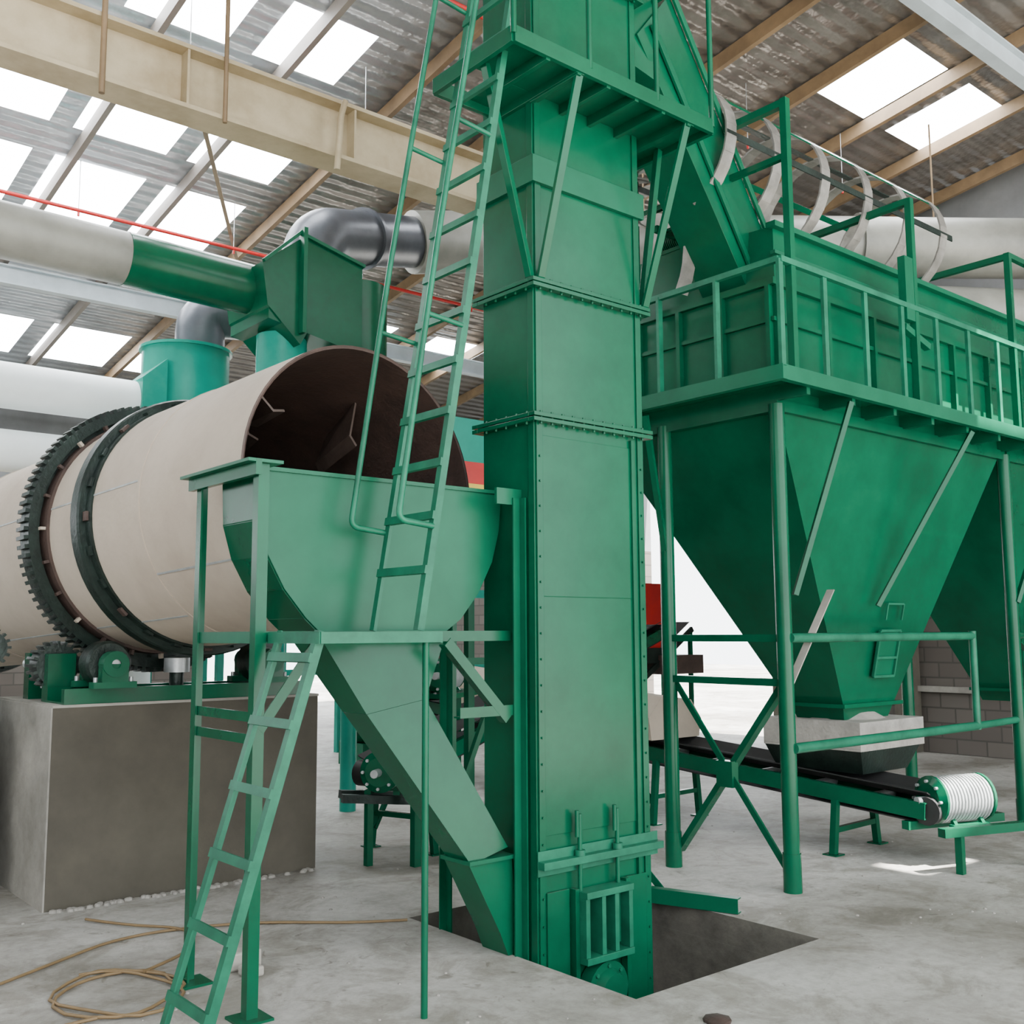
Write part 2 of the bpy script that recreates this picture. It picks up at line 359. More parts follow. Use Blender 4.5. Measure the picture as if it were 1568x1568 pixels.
b.hexa([(4.64,4.36,5.35),(4.95,4.36,5.3),(4.95,4.72,5.3),(4.64,4.72,5.35),(4.64,4.36,6.4),(4.95,4.36,6.1),(4.95,4.72,6.1),(4.64,4.72,6.4)],GREEN)
b.hexa([(4.72,4.34,5.55),(5.04,4.34,5.95),(5.04,4.74,5.95),(4.72,4.74,5.55),
        (6.10,4.55,4.15),(6.55,4.55,4.28),(6.55,4.95,4.28),(6.10,4.95,4.15)],GREEN)
b.beam((4.85,4.32,5.66),(6.2,4.53,4.2),.02,.05,GREEN2);b.beam((5.04,4.32,5.97),(6.55,4.53,4.31),.02,.05,GREEN2)
b.done(.004)
# ------------------------------------------------------------ feed hopper + frame
b=B('feed_hopper')
cur=[(2.26,2.5),(2.27,2.25),(2.32,2.08),(2.41,1.92),(2.53,1.78),(2.62,1.70),(3.36,1.70),(3.48,1.78),(3.6,1.92),(3.7,2.1),(3.75,2.28),(3.77,2.5)]
fy,by=4.6,4.98
b.plate([(x,fy,z) for x,z in cur],(0,-.012,0),GREEN2)
b.strip([(x,fy+.19,z) for x,z in cur],.38,.01,GREEN,(0,1,0))
b.beam((2.26,fy-.01,2.5),(3.77,fy-.01,2.5),.03,.02,GREEN2)
b.hexa([(2.60,4.585,1.70),(3.38,4.585,1.70),(3.38,4.90,1.70),(2.60,4.90,1.70),
        (2.86,4.55,1.3),(3.22,4.55,1.36),(3.22,4.78,1.36),(2.86,4.78,1.3)],GREEN)
b.hexa([(2.86,4.55,1.3),(3.22,4.55,1.36),(3.22,4.78,1.36),(2.86,4.78,1.3),
        (3.45,4.46,.50),(3.70,4.46,.56),(3.70,4.66,.56),(3.45,4.66,.50)],GREEN)
b.hexa([(3.43,4.45,.50),(3.72,4.45,.50),(3.72,4.67,.50),(3.43,4.67,.50),
        (3.64,4.45,.12),(3.78,4.45,-.2),(3.78,4.67,-.2),(3.64,4.67,.12)],GREEN)
b.box(3.42,3.73,4.43,4.69,.50,.52,GREEN2)
s=.055
b.ang((2.20,4.46,0),(2.20,4.46,2.5),(1,0,0),(0,1,0),s,GREEN,.01)
b.ang((2.20,5.16,0),(2.20,5.16,2.5),(1,0,0),(0,-1,0),s,GREEN,.01)
b.box(2.15,2.31,4.41,4.57,0,.012,GREEN);b.box(2.15,2.31,5.05,5.21,0,.012,GREEN)
b.ang((3.765,4.42,-.95),(3.765,4.42,2.45),(-1,0,0),(0,-1,0),s,GREEN2,.01)
b.ang((3.765,5.1,-.9),(3.765,5.1,2.45),(-1,0,0),(0,-1,0),s,GREEN,.01)
b.box(2.13,2.31,4.43,5.22,2.5,2.515,GREEN2);b.box(2.17,2.2,4.43,5.2,2.44,2.515,GREEN)
b.box(3.6,3.79,4.42,4.44,2.41,2.5,GREEN2)
for z in (1.66,): 
    b.ang((2.212,4.472,z),(3.74,4.472,z),(0,1,0),(0,0,1),s,GREEN);b.ang((2.212,5.148,z),(3.74,5.148,z),(0,-1,0),(0,0,1),s,GREEN)
    b.ang((2.212,4.472,z),(2.212,5.14,z),(1,0,0),(0,0,1),s,GREEN2)
for z in (1.2,1.3): b.ang((2.212,4.472,z),(2.212,5.14,z),(1,0,0),(0,0,1),.045,GREEN)
b.ang((3.25,4.42,1.64),(3.66,4.42,1.22),(0,1,0),(1,0,1),.055,GREEN)
b.ang((3.35,4.42,1.26),(3.74,4.42,1.26),(0,1,0),(0,0,1),.055,GREEN)
b.ang((2.25,4.46,1.25),(2.55,4.46,1.66),(0,1,0),(-1,0,1),.05,GREEN)
b.done()
# ------------------------------------------------------------ ladders
def ladder(b,fn,ff,tn,tf,n,m,w=.05,t=.012,r0=.06,r1=.97):
    fn,ff,tn,tf=map(V,(fn,ff,tn,tf));ax=(ff-fn).normalized();d=(tn-fn).normalized();nn=ax.cross(d).normalized()
    for p,q,sg in ((fn,tn,1),(ff,tf,-1)):
        b.ang(p,q,ax*sg,nn,w,m,.007)
    for i in range(n):
        k=r0+(r1-r0)*i/(n-1);b.beam(fn.lerp(tn,k),ff.lerp(tf,k),.04,.02,m,up=nn)
b=B('access_ladder')
ladder(b,(1.74,4.0,0),(1.74,4.38,0),(2.27,4.0,1.72),(2.27,4.38,1.72),6,LGREEN,w=.04,r0=.13,r1=.93)
b.box(2.26,2.9,3.97,4.45,1.70,1.712,GREEN)
for p,q in (((2.26,3.97),(2.9,3.97)),((2.26,4.44),(2.9,4.44)),((2.26,3.97),(2.26,4.44)),((2.9,3.97),(2.9,4.44))):
    b.beam((*p,1.685),(*q,1.685),.012,.05,LGREEN)
b.tube((2.83,4.0,0),(2.83,4.0,1.7),.016,GREEN2)
FN,FF,TN,TF=V((2.82,4.05,1.72)),V((2.82,4.47,1.72)),V((3.47,4.05,5.5)),V((3.47,4.47,5.5))
ladder(b,FN,FF,TN,TF,14,LGREEN,w=.038,r0=.075,r1=.98)
b.done()
b=B('ladder_handrail')
off=V((-.2,0,.02))
for F,T in ((FN,TN),(FF,TF)):
    F2=F.lerp(T,.13);T2=T+V((.03,0,.2))
    b.pipe([F2,F2+off,F.lerp(T,.5)+off*1.1,T2+off],.015,LGREEN,8,fil=.05)
    for k in (.4,.68,.93):
        b.tube(F.lerp(T,k),F.lerp(T,k)+off*1.06,.013,LGREEN,8)
b.done()
# ------------------------------------------------------------ rotary drum
C0=V((3.20,5.12,2.55));AX=V((-.110,.992,-.055)).normalized()
def P(t): return C0+AX*t
R=.83
b=B('rotary_dryer_drum')
b.lathe([(0,R),(1.1,R)],C0,AX,CREAM,72)
b.lathe([(1.1,R),(1.1,R+.006),(1.13,R+.006),(1.13,R),(4.2,R),(4.2,R+.006),(4.23,R+.006),(4.23,R),(7.8,R)],C0,AX,CREAM,72)
b.lathe([(0,R),(-.005,R-.01),(0,R-.02),(7.8,R-.02)],C0,AX,RUST,72)
b.lathe([(5.0,R-.02),(5.0,0)],C0,AX,RUST,48)
u=AX.cross(Z).normalized();w=AX.cross(u)
for a,t0,t1 in ((2.6,0.02,1.1),(2.2,1.13,4.2),(3.3,1.13,4.2)):
    er=u*math.cos(a)+w*math.sin(a);b.beam(P(t0)+er*R,P(t1)+er*R,.012,.006,MOTOR,up=er)
# flat angled lifting plates, staggered along the wall
for row in range(4):
    for i in range(6):
        a=2*math.pi*(i+.5*(row%2))/6
        def rr(da): 
            return u*math.cos(a+da)+w*math.sin(a+da)
        p0=P(.6+row*.75)+rr(0)*(R-.03);p1=P(.6+row*.75+.5)+rr(.22)*(R-.03)
        q0=P(.6+row*.75)+rr(.12)*(R-.25);q1=P(.6+row*.75+.5)+rr(.34)*(R-.25)
        b.plate([p0,q0,q1,p1],rr(1.7)*.015,FLT)
        s0=q0+(rr(.42)*(R-.27)-rr(.12)*(R-.25))*.5;s1=q1+(rr(.64)*(R-.27)-rr(.34)*(R-.25))*.5
        b.plate([q0,s0,s1,q1],rr(.2)*.015,FLT)
for t in (1.85,5.9):
    b.lathe([(t-.06,R),(t-.06,R+.055),(t-.045,R+.065),(t+.045,R+.065),(t+.06,R+.055),(t+.06,R)],C0,AX,DARK,72)
    b.lathe([(t-.13,R),(t-.13,R+.015),(t+.13,R+.015),(t+.13,R)],C0,AX,DARK,72)
    for i in range(24):
        a=2*math.pi*i/24;er=u*math.cos(a)+w*math.sin(a)
        b.beam(P(t-.11)+er*(R+.022),P(t-.065)+er*(R+.022),.06,.02,DARK if i%3 else RUST,up=er)
t=2.48
b.lathe([(t-.07,R+.05),(t-.07,R+.12),(t+.07,R+.12),(t+.07,R+.05),(t-.07,R+.05)],C0,AX,DARK,72)
b.lathe([(t-.0,R),(t-.0,R+.06),(t+.02,R+.06),(t+.02,R)],C0,AX,DARK,72)
b.lathe([(t-.12,R),(t-.12,R+.02),(t+.12,R+.02),(t+.12,R)],C0,AX,RUST,72)
for i in range(100):
    a=2*math.pi*i/100;er=u*math.cos(a)+w*math.sin(a)
    b.beam(P(t-.065)+er*(R+.133),P(t+.065)+er*(R+.133),.026,.03,DARK,up=er)
for i in range(24):
    a=2*math.pi*i/24;er=u*math.cos(a)+w*math.sin(a);et=-u*math.sin(a)+w*math.cos(a)
    b.beam(P(t-.085)+er*(R+.02),P(t-.085)+er*(R+.055),.04,.02,RUST if i%3 else CREAM,up=et)
b.done()
b=B('drum_foundation_block')
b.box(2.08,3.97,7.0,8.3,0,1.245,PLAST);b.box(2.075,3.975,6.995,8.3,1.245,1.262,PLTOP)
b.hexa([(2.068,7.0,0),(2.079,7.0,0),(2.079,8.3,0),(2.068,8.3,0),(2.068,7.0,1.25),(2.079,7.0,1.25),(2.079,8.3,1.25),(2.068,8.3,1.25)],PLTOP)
for i in range(9):
    x=2.9+random.random()*.9;b.lathe([(0,.05),(.03,.03),(.045,0)],(x,7.08+random.random()*.1,1.26),(0,0,1),DUST,7)
for i in range(60):
    x=2.1+random.random()*1.8;b.lathe([(0,.025),(.015,.018),(.02,0)],(x,6.97-random.random()*.06,0),(0,0,1),DUST,6)
b.done()
b=B('motor_foundation_block')
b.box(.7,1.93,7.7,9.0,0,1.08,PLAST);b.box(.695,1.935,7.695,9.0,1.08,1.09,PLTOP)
b.done()
def motor(b,c,ax,r,L,mbody=MOTOR,mend=GREEN,foot=True):
    c=V(c);ax=V(ax).normalized()
    prof=[]
    n=14;t=-L/2
    for i in range(n):
        prof+=[(t,r),(t+L/n*.5,r),(t+L/n*.5,r*.88),(t+L/n,r*.88)];t+=L/n
    b.lathe(prof,c,ax,mbody,24)
    b.lathe([(-L/2-.05,.0),(-L/2-.05,r*.7),(-L/2-.02,r*1.02),(-L/2,r*1.02),(-L/2,r*.8)],c,ax,mend,24)
    b.lathe([(L/2,r*.8),(L/2,r*1.02),(L/2+.02,r*1.02),(L/2+.06,r*.6),(L/2+.06,0)],c,ax,mend,24)
    b.lathe([(-L/2-.15,0),(-L/2-.15,.03),(-L/2-.05,.03)],c,ax,STEEL,12)
    sd=ax.cross(Z).normalized()
    for k in range(8):
        a=k*math.pi/4;b.bolt(c-ax*(L/2+.045)+(sd*math.cos(a)+Z*math.sin(a))*r*.8,-ax,STEEL,.012,.02)
    if foot:
        for sg in (-1,1):
            p=c+sd*sg*r*.75-Z*r*1.05;b.beam(p-ax*L*.4,p+ax*L*.4,.05,.03,mend)
            b.beam(p-ax*L*.3,c-ax*L*.3,.03,.03,mend);b.beam(p+ax*L*.3,c+ax*L*.3,.03,.03,mend)
def cog(b,c,r,wd,n):
    c=V(c)
    b.lathe([(-wd/2,.0),(-wd/2,r),(wd/2,r),(wd/2,0)],c,(0,1,0),DARK,24)
    for i in range(n):
        a=i*2*math.pi/n;er=V((math.cos(a),0,math.sin(a)));b.beam(c+er*(r+.008)-Y*wd*.48,c+er*(r+.008)+Y*wd*.48,r*2.6/n,.035,DARK,up=er)
b=B('drum_roller_station')
T0=P(1.85)
b.beam((2.15,7.05,1.31),(3.9,7.05,1.31),.06,.1,GREEN);b.beam((2.15,7.4,1.31),(3.9,7.4,1.31),.06,.1,GREEN)
b.box(2.15,3.9,7.02,7.45,1.262,1.275,GREEN)
for sg in (-1,1):
    c=V((T0.x+sg*.56,7.13,1.515))
    b.lathe([(-.09,.04),(-.09,.135),(-.07,.15),(.07,.15),(.09,.135),(.09,.04)],c,(0,1,0),DARK,28)
    b.lathe([(-.2,.035),(.28,.035)],c,(0,1,0),STEEL,12,True)
    for yy in (-.17,.2):
        b.lathe([(-.05,.03),(-.05,.085),(.05,.085),(.05,.03)],(c.x,c.y+yy,c.z),(0,1,0),GREEN2,16)
        b.box(c.x-.085,c.x+.085,c.y+yy-.04,c.y+yy+.04,1.36,c.z,GREEN)
        b.box(c.x-.14,c.x+.14,c.y+yy-.045,c.y+yy+.045,1.36,1.40,GREEN2)
        for dx in (-.115,.115): b.bolt((c.x+dx,c.y+yy,1.40),(0,0,1),STEEL,.014,.03)
b.lathe([(-.06,0),(-.06,.09),(.04,.09),(.04,.0)],(3.0,7.3,1.5),(0,0,1),STEEL,18)
b.tube((3.0,7.3,1.3),(3.0,7.3,1.5),.05,DARK)
b.done()
b=B('drum_drive_gearbox')
G0=P(2.48);pc=V((G0.x-.68,G0.y,1.50))
b.box(1.15,1.9,7.73,8.6,1.09,1.16,GREEN)
b.box(1.2,1.7,8.1,8.5,1.16,1.65,GREEN);b.box(1.15,1.75,8.05,8.55,1.38,1.42,GREEN)
cog(b,pc,.14,.18,20)
b.tube((pc.x,7.45,pc.z),(pc.x,8.2,pc.z),.04,STEEL)
for yy in (7.47,7.9): b.box(pc.x-.09,pc.x+.09,yy-.06,yy+.06,1.26,pc.z+.08,GREEN)
motor(b,(1.30,7.9,1.36),(0,1,0),.15,.38)
cog(b,(1.72,7.80,1.47),.17,.06,20);cog(b,(1.72,7.95,1.47),.17,.06,20);cog(b,(1.9,7.87,1.62),.11,.06,16)
b.box(1.66,1.78,7.84,7.9,1.16,1.47,GREEN);b.box(1.5,1.88,7.74,8.05,1.16,1.22,GREEN2)
b.done()
# ------------------------------------------------------------ ducts & cyclones
b=B('exhaust_duct')
yd=9.0
b.tube((-2.5,yd,5.07),(3.1,yd,5.0),.235,GREY,32);b.tube((3.1,yd,5.0),(4.3,yd,4.97),.24,GREEN,32)
b.hexa([(4.3,8.6,4.6),(5.3,8.6,4.42),(5.3,9.4,4.42),(4.3,9.4,4.6),(4.3,8.6,5.1),(5.3,8.6,5.28),(5.3,9.4,5.28),(4.3,9.4,5.1)],GREEN)
b.plate([(4.22,8.58,5.12),(4.28,8.58,4.72),(4.62,8.58,4.4),(4.9,8.58,4.9),(5.3,8.58,5.29),(4.66,8.58,5.46),(4.6,8.58,5.42)],(0,.82,0),GREEN)
b.box(4.60,4.64,8.5,8.6,4.5,5.52,GREEN2);b.beam((4.22,8.56,5.12),(4.62,8.56,5.5),.04,.03,GREEN2);b.beam((4.64,8.56,5.46),(5.3,8.56,5.3),.04,.03,GREEN2)
b.tube((5.45,9.0,4.2),(5.45,9.0,5.22),.34,GREEN,28)
b.tube((4.62,8.95,3.0),(4.62,8.95,4.55),.24,TEAL,28)
b.tube((4.62,8.95,0),(4.62,8.95,3.0),.09,TEAL,20)
b.tube((5.45,9.0,0),(5.45,9.0,4.3),.08,TEAL,20)
b.pipe([(4.95,9.1,5.1),(5.02,9.1,5.72),(6.8,9.7,6.25)],.29,DGREY,28,fil=.5,k=10)
b.lathe([(0,.29),(0,.33),(.04,.33),(.04,.29)],(5.75,9.35,5.94),(.93,.31,.28),DGREY,28)
b.pipe([(6.6,9.63,6.19),(7.4,9.5,6.35),(12.0,5.85,6.3),(13.9,4.35,6.3)],.36,GREY,28,fil=.5)
for x,y,z in ((9.0,8.23,6.335),(11.0,6.64,6.31)):
    b.lathe([(0,.36),(0,.40),(.04,.40),(.04,.36)],(x,y,z),(.775,-.632,0),GREY,28)
b.pipe([(7.6,8.6,5.4),(11.8,5.9,5.45),(13.9,4.55,5.45)],.33,GREY,28,fil=.5)
for x,y,z in ((9.0,8.23,6.8),(11.8,6.05,6.7),(7.9,8.45,5.7)): b.tube((x,y,z-.1),(x,y,RZ(y)-.2),.012,BROWN,6)
b.tube((8.4,8.1,0),(8.4,8.1,5.1),.1,GREEN,14)
b.done()
b=B('cyclone_separator')
for (cx,cy,r,zt,m2) in ((4.35,10.6,.45,4.72,DGREY),):
    b.lathe([(0,r),(1.3,r),(2.7,.12),(3.3,.12)],(cx,cy,zt),(0,0,-1),TEAL,32)
    b.lathe([(0,r),(0,r+.03),(.03,r+.03),(.03,r)],(cx,cy,zt),(0,0,-1),TEAL,32)
    b.lathe([(0,r),(0,0)],(cx,cy,zt),(0,0,-1),TEAL,32)
    for k in range(4):
        a=k*math.pi/2+.6;xx=cx+math.cos(a)*(r+.05);yy=cy+math.sin(a)*(r+.05);b.beam((xx,yy,0),(xx,yy,zt-1.1),.07,.07,TEAL)
    b.pipe([(cx+.15,cy,zt),(cx+.15,cy,zt+.45),(cx+1.3,cy-.3,zt+.5)],.26,DGREY,20,fil=.4)
b.done()
b=B('white_air_duct')
b.tube((-2,10.45,4.05),(3.75,10.45,4.05),.22,WHITE,28)
b.hexa([(3.75,10.2,3.83),(4.0,10.2,3.7),(4.0,10.7,3.7),(3.75,10.7,3.83),(3.75,10.2,4.27),(4.0,10.2,4.5),(4.0,10.7,4.5),(3.75,10.7,4.27)],TEAL)
b.pipe([(-2,10.4,3.42),(3.8,10.4,3.42),(3.8,10.4,0)],.2,WHITE,24,fil=.3)
for x in (0,2.2): b.beam((x,10.45,0),(x,10.45,3.85),.1,.1,TEAL)
b.done()
# ------------------------------------------------------------ dust collector bin (right)
b=B('dust_collector_bin')
fx0,fx1,fy0,fy1=5.98,12.7,4.27,5.95
yb=5.3
Zp=3.42
b.box(5.64,fx1+.2,3.97,6.13,Zp-.03,Zp,GREEN)
b.chan((5.62,3.955,Zp-.03),(fx1+.2,3.955,Zp-.03),.05,.10,GREEN2,(0,1,0));b.chan((5.62,6.15,Zp-.03),(5.62,3.95,Zp-.03),.05,.10,GREEN2,(1,0,0))
x=5.95
while x<12.8: b.box(x,x+.04,4.0,6.1,Zp-.13,Zp-.03,GREEN);x+=.55
b.box(fx0,fx1,fy0,fy1,Zp-.12,4.16,GREEN)
b.box(fx0-.04,fx1,fy0-.04,fy1+.04,4.12,4.17,GREEN);b.box(fx0-.03,fx1,fy0-.03,fy1+.03,3.86,3.89,GREEN)
b.hexa([(fx0+.06,fy0+.02,4.17),(fx1,fy0+.02,4.17),(fx1,fy1,4.17),(fx0+.06,fy1,4.17),
        (fx0+.06,fy0+.02,4.58),(fx1,fy0+.02,4.58),(fx1,fy1-.3,4.66),(fx0+.06,fy1-.3,4.66)],GREEN)
b.box(fx0+.02,fx1,fy0-.03,fy0+.05,4.56,4.60,GREEN2);b.box(fx0+.02,fx1,fy0-.02,fy0+.02,4.36,4.385,GREEN2)
x=fx0
while x<fx1: 
    b.box(x,x+.035,fy0-.045,fy0,3.46,4.12,GREEN);x+=.62
y=fy0
while y<fy1+.02: b.box(fx0-.045,fx0,y,y+.035,3.46,4.12,GREEN);y+=.41
def rail(pts,zs,post,z0,r=.02):
    for p,q in zip(pts[:-1],pts[1:]):
        p=V(p);q=V(q);L=(q-p).length;n=max(1,round(L/post))
        for z in zs: b.beam((p.x,p.y,z),(q.x,q.y,z),.04,.04,LGREEN)
        for i in range(n+1):
            k=p.lerp(q,i/n);b.beam((k.x,k.y,z0),(k.x,k.y,zs[0]),.045,.025,LGREEN)
rail([(5.66,6.1),(5.66,3.98),(12.8,3.98)],(4.16,),.52,Zp)
for xx,zt in ((5.8,5.33),(7.4,5.05),(9.05,5.0)):
    b.beam((xx,3.99,Zp),(xx,3.99,zt),.05,.05,GREEN)
b.beam((5.8,3.99,5.3),(5.8,5.4,5.3),.05,.05,GREEN);b.beam((5.8,5.4,4.1),(5.8,5.4,5.3),.05,.05,GREEN)
b.beam((5.8,3.99,4.92),(5.8,5.4,4.92),.04,.04,GREEN)
b.beam((7.4,3.99,5.03),(7.4,5.2,5.0),.05,.05,GREEN);b.beam((9.05,3.99,4.97),(9.05,5.2,4.97),.05,.05,GREEN)
b.beam((9.05,3.99,4.98),(12.6,3.99,4.98),.045,.045,GREEN)
b.beam((7.3,3.99,4.05),(7.3,3.99,4.55),.12,.06,GREEN2);b.beam((7.25,4.0,4.0),(7.6,4.0,3.9),.05,.05,GREEN2)
for (a0,a1,o0,o1) in ((5.98,9.3,7.4,8.15),(9.4,12.7,10.6,11.4)):
    b.frust((a0,a1,fy0,fy1),Zp-.13,(o0,o1,4.75,5.25),1.12,GREEN)
    b.frust((o0,o1,4.75,5.25),1.12,(o0+.05,o1-.05,4.78,5.22),1.0,GREEN)
    b.box(o0-.06,o1+.06,4.7,5.3,1.1,1.13,GREEN)
    b.box(a0-.03,a1+.03,fy0-.03,fy1+.03,Zp-.2,Zp-.12,GREEN)
    cx=(o0+o1)/2+.08
    def DP(x,v_): return V((x,4.75+(fy0-4.75)*v_-.012,1.12+(Zp-.13-1.12)*v_))
    b.plate([DP(cx-.14,.1),DP(cx+.14,.1),DP(cx+.14,.27),DP(cx-.14,.27)],(0,-.02,0),GREEN2)
    for vv in (.1,.17,.27): b.beam(DP(cx-.15,vv)-Y*.03,DP(cx+.15,vv)-Y*.03,.02,.02,LGREEN)
    for sx in (-.15,.15): b.beam(DP(cx+sx,.1)-Y*.03,DP(cx+sx,.27)-Y*.03,.02,.02,LGREEN)
    b.beam(DP(cx-.1,.37)-Y*.03,DP(cx+.14,.37)-Y*.03,.015,.015,LGREEN)
    for sx in (-.1,.14): b.beam(DP(cx+sx,.31)-Y*.03,DP(cx+sx,.37)-Y*.03,.015,.015,LGREEN)
for xx in (5.98,9.35,12.7):
    for yy in (4.27,yb):
        b.tube((xx,yy,0),(xx,yy,Zp-.15),.055,GREEN,16);b.tube((xx,yy,0),(xx,yy,.25),.062,GREEN,16)
for z in (1.36,1.66): b.beam((5.98,4.27,z),(5.98,yb,z),.05,.05,GREEN)
b.ang((5.98,yb,1.36),(5.98,4.3,.08),(1,0,0),(0,0,1),.07,GREEN);b.ang((6.0,4.3,1.34),(6.0,yb-.03,.1),(1,0,0),(0,0,1),.07,GREEN)
b.box(5.96,6.03,4.73,4.87,.62,.8,GREEN)
b.tube((5.98,4.22,1.66),(8.5,4.22,1.66),.032,LGREEN);b.tube((5.98,4.22,.93),(8.5,4.22,.93),.035,LGREEN)
b.tube((8.5,4.22,.9),(8.5,4.22,1.7),.03,LGREEN);b.tube((8.5,4.22,.93),(9.35,4.27,.93),.03,LGREEN)
b.ang((5.98,4.3,1.3),(6.55,4.3,2.0),(0,-1,0),(1,0,-1),.06,PLTOP)
b.ang((9.35,4.27,1.6),(12.7,4.27,.1),(0,-1,0),(0,0,1),.06,GREEN);b.ang((9.35,4.27,.9),(10.2,4.27,0.05),(0,-1,0),(0,0,1),.06,GREEN)
b.tube((9.35,4.27,.93),(12.7,4.27,.93),.03,GREEN);b.tube((9.35,4.27,1.66),(12.7,4.27,1.66),.03,GREEN)
b.beam((6.05,4.22,1.95),(6.45,3.98,Zp-.12),.035,.035,GREEN);b.beam((7.55,4.5,1.9),(8.2,3.98,Zp-.12),.035,.035,GREEN)
b.beam((5.98,yb,2.2),(5.66,yb-.1,Zp-.12),.04,.04,GREEN);b.beam((9.35,4.22,1.95),(9.9,3.98,Zp-.12),.04,.04,GREEN)
b.done()
b=B('ladder_safety_cage')
cy,cz,r=4.85,5.16,.52
HX=[5.65,6.2,6.8,7.4,8.0,8.6]
for i,x in enumerate(HX):
    pts=[(x+.06*math.sin(a),cy+r*math.cos(a),cz+r*math.sin(a)) for a in [math.radians(-60+300*k/26) for k in range(27)]]
    b.strip(pts,.11,.014,HOOP,(1,0,0))
for x,rr_ in ((5.80,.70),(6.15,.76)):
    pts=[(x,5.55+rr_*math.cos(a),4.55+rr_*math.sin(a)) for a in [math.radians(-10+220*k/24) for k in range(25)]]
    b.strip(pts,.13,.014,HOOP,(1,0,0))
for ang in (0,40,90,140,180):
    a=math.radians(ang);b.beam((5.6,cy+r*math.cos(a),cz+r*math.sin(a)),(8.75,cy+r*math.cos(a),cz+r*math.sin(a)),.05,.01,GREEN if ang in (40,140) else DARK,up=(0,math.cos(a),math.sin(a)))
for sg in (-.25,.25): b.beam((5.7,cy+sg,cz-.44),(9.0,cy+sg,cz-.44),.04,.05,GREEN)
for i in range(11): b.beam((5.8+i*.3,cy-.25,cz-.44),(5.8+i*.3,cy+.25,cz-.44),.03,.02,GREEN)
b.done()
b=B('rotary_valve_motor')
motor(b,(6.16,5.25,4.80),(0,1,0),.11,.26,GREEN,GREEN)
b.box(6.06,6.29,5.05,5.45,4.6,4.68,GREEN)
b.done()
# ------------------------------------------------------------ belt conveyors
def conveyor(name,p,q,w,legs,mot):
    b=B(name);p=V(p);q=V(q);d=(q-p).normalized();sd=d.cross(Z).normalized();up=sd.cross(d)
    for sg in (-1,1):
        o=sd*sg*w/2
        b.chan(p+o,q+o,.05,.12,GREEN,-sd*sg)
    L=(q-p).length
    b.prism(p+up*.07,q+up*.07,[(-w*.45,.06),(-w*.2,0),(w*.2,0),(w*.45,.06),(w*.45,.07),(w*.2,.01),(-w*.2,.01),(-w*.45,.07)],sd,up,BLACK)
    b.prism(p+up*-.1,q+up*-.1,[(-w*.4,0),(w*.4,0),(w*.4,.01),(-w*.4,.01)],sd,up,BLACK)
    n=int(L/.5)
    for i in range(n+1):
        c=p+d*(L*i/n);b.tube(c-sd*w*.42-up*.01,c+sd*w*.42-up*.01,.035,STEEL,10)
    b.lathe([(-w*.45,.0),(-w*.45,.1),(w*.45,.1),(w*.45,0)],p,sd,BLACK,18);b.lathe([(-w*.45,.0),(-w*.45,.1),(w*.45,.1),(w*.45,0)],q,sd,BLACK,18)
    for k in legs:
        c=p+d*L*k
        for sg in (-1,1):
            t=c+sd*sg*w/2-Z*.05;g=V((t.x,t.y,0))+sd*sg*.06;b.beam(g,t,.05,.05,GREEN);b.box(g.x-.06,g.x+.06,g.y-.06,g.y+.06,0,.01,GREEN)
        b.beam(V((c.x,c.y,c.z*.4))-sd*w*.55,V((c.x,c.y,c.z*.4))+sd*w*.55,.04,.04,GREEN)
        if c.z>.5:
            b.beam(V((c.x,c.y,.15))-sd*w*.55,c+d*.4-sd*w*.5-Z*.05,.035,.035,GREEN)
    return b,sd,up,d
b,sd,up,d=conveyor('belt_conveyor',(7.55,4.05,.40),(7.25,11.2,.98),.55,(.1,.35,.6,.85),0)
b.box(7.3,8.25,4.55,5.45,.78,1.0,DUST)
b.lathe([(0,.36),(.06,.25),(.1,.0)],(7.77,5.0,.99),(0,0,1),DUST,14)
b.frust((7.4,8.05,4.6,5.4),.6,(7.3,8.2,4.55,5.45),.8,DARK)
b.prism((7.42,6.5,.84),(7.25,10.8,1.18),[(-.35,-.1),(.3,-.1),(.34,.06),(.2,.24),(-.2,.28),(-.38,.1)],(1,0,0),(0,0,1),CREAM)
motor(b,(7.62,3.98,.47),(1,-.35,0),.17,.42)
b.beam((7.15,3.85,.29),(8.05,3.55,.29),.07,.06,GREEN);b.beam((7.25,4.18,.29),(8.15,3.90,.29),.07,.06,GREEN)
for p in ((7.3,3.80),(7.95,3.6)): b.beam((*p,0),(*p,.28),.05,.05,GREEN)
b.done()
b,sd,up,d=conveyor('belt_conveyor',(4.55,7.0,.62),(9.5,8.8,1.7),.5,(.05,.7),0)
motor(b,(4.5,6.85,.68),(.75,.6,0),.15,.36)
b.beam((4.1,6.85,.5),(4.9,6.65,.42),.06,.06,DARK);b.beam((4.2,7.05,.5),(5.0,6.9,.42),.06,.06,DARK)
for p in ((4.3,6.8),(4.85,6.9)): b.beam((*p,0),(*p,.5),.05,.05,GREEN)
motor(b,(5.4,7.35,1.35),(.75,.6,0),.14,.34)
b.beam((5.2,7.2,1.18),(5.7,7.4,1.2),.3,.04,GREEN)
for p in ((5.25,7.15),(5.65,7.5)): b.beam((*p,0),(*p,1.17),.05,.05,GREEN)
b.done()
b=B('granule_mixer_bin')
b.box(4.55,5.1,6.1,6.6,2.97,3.3,TEAL);b.box(4.5,5.15,6.05,6.65,2.6,2.92,RED);b.box(4.52,5.13,6.04,6.05,2.74,2.8,YEL)
b.box(4.53,5.12,6.08,6.62,2.92,2.97,RED)
b.frust((4.75,4.9,6.3,6.4),2.0,(4.55,5.1,6.1,6.6),2.6,GREEN)
for xx in (4.55,5.05):
    for yy in (6.12,6.55): b.beam((xx,yy,0),(xx,yy,2.95),.06,.06,GREEN)
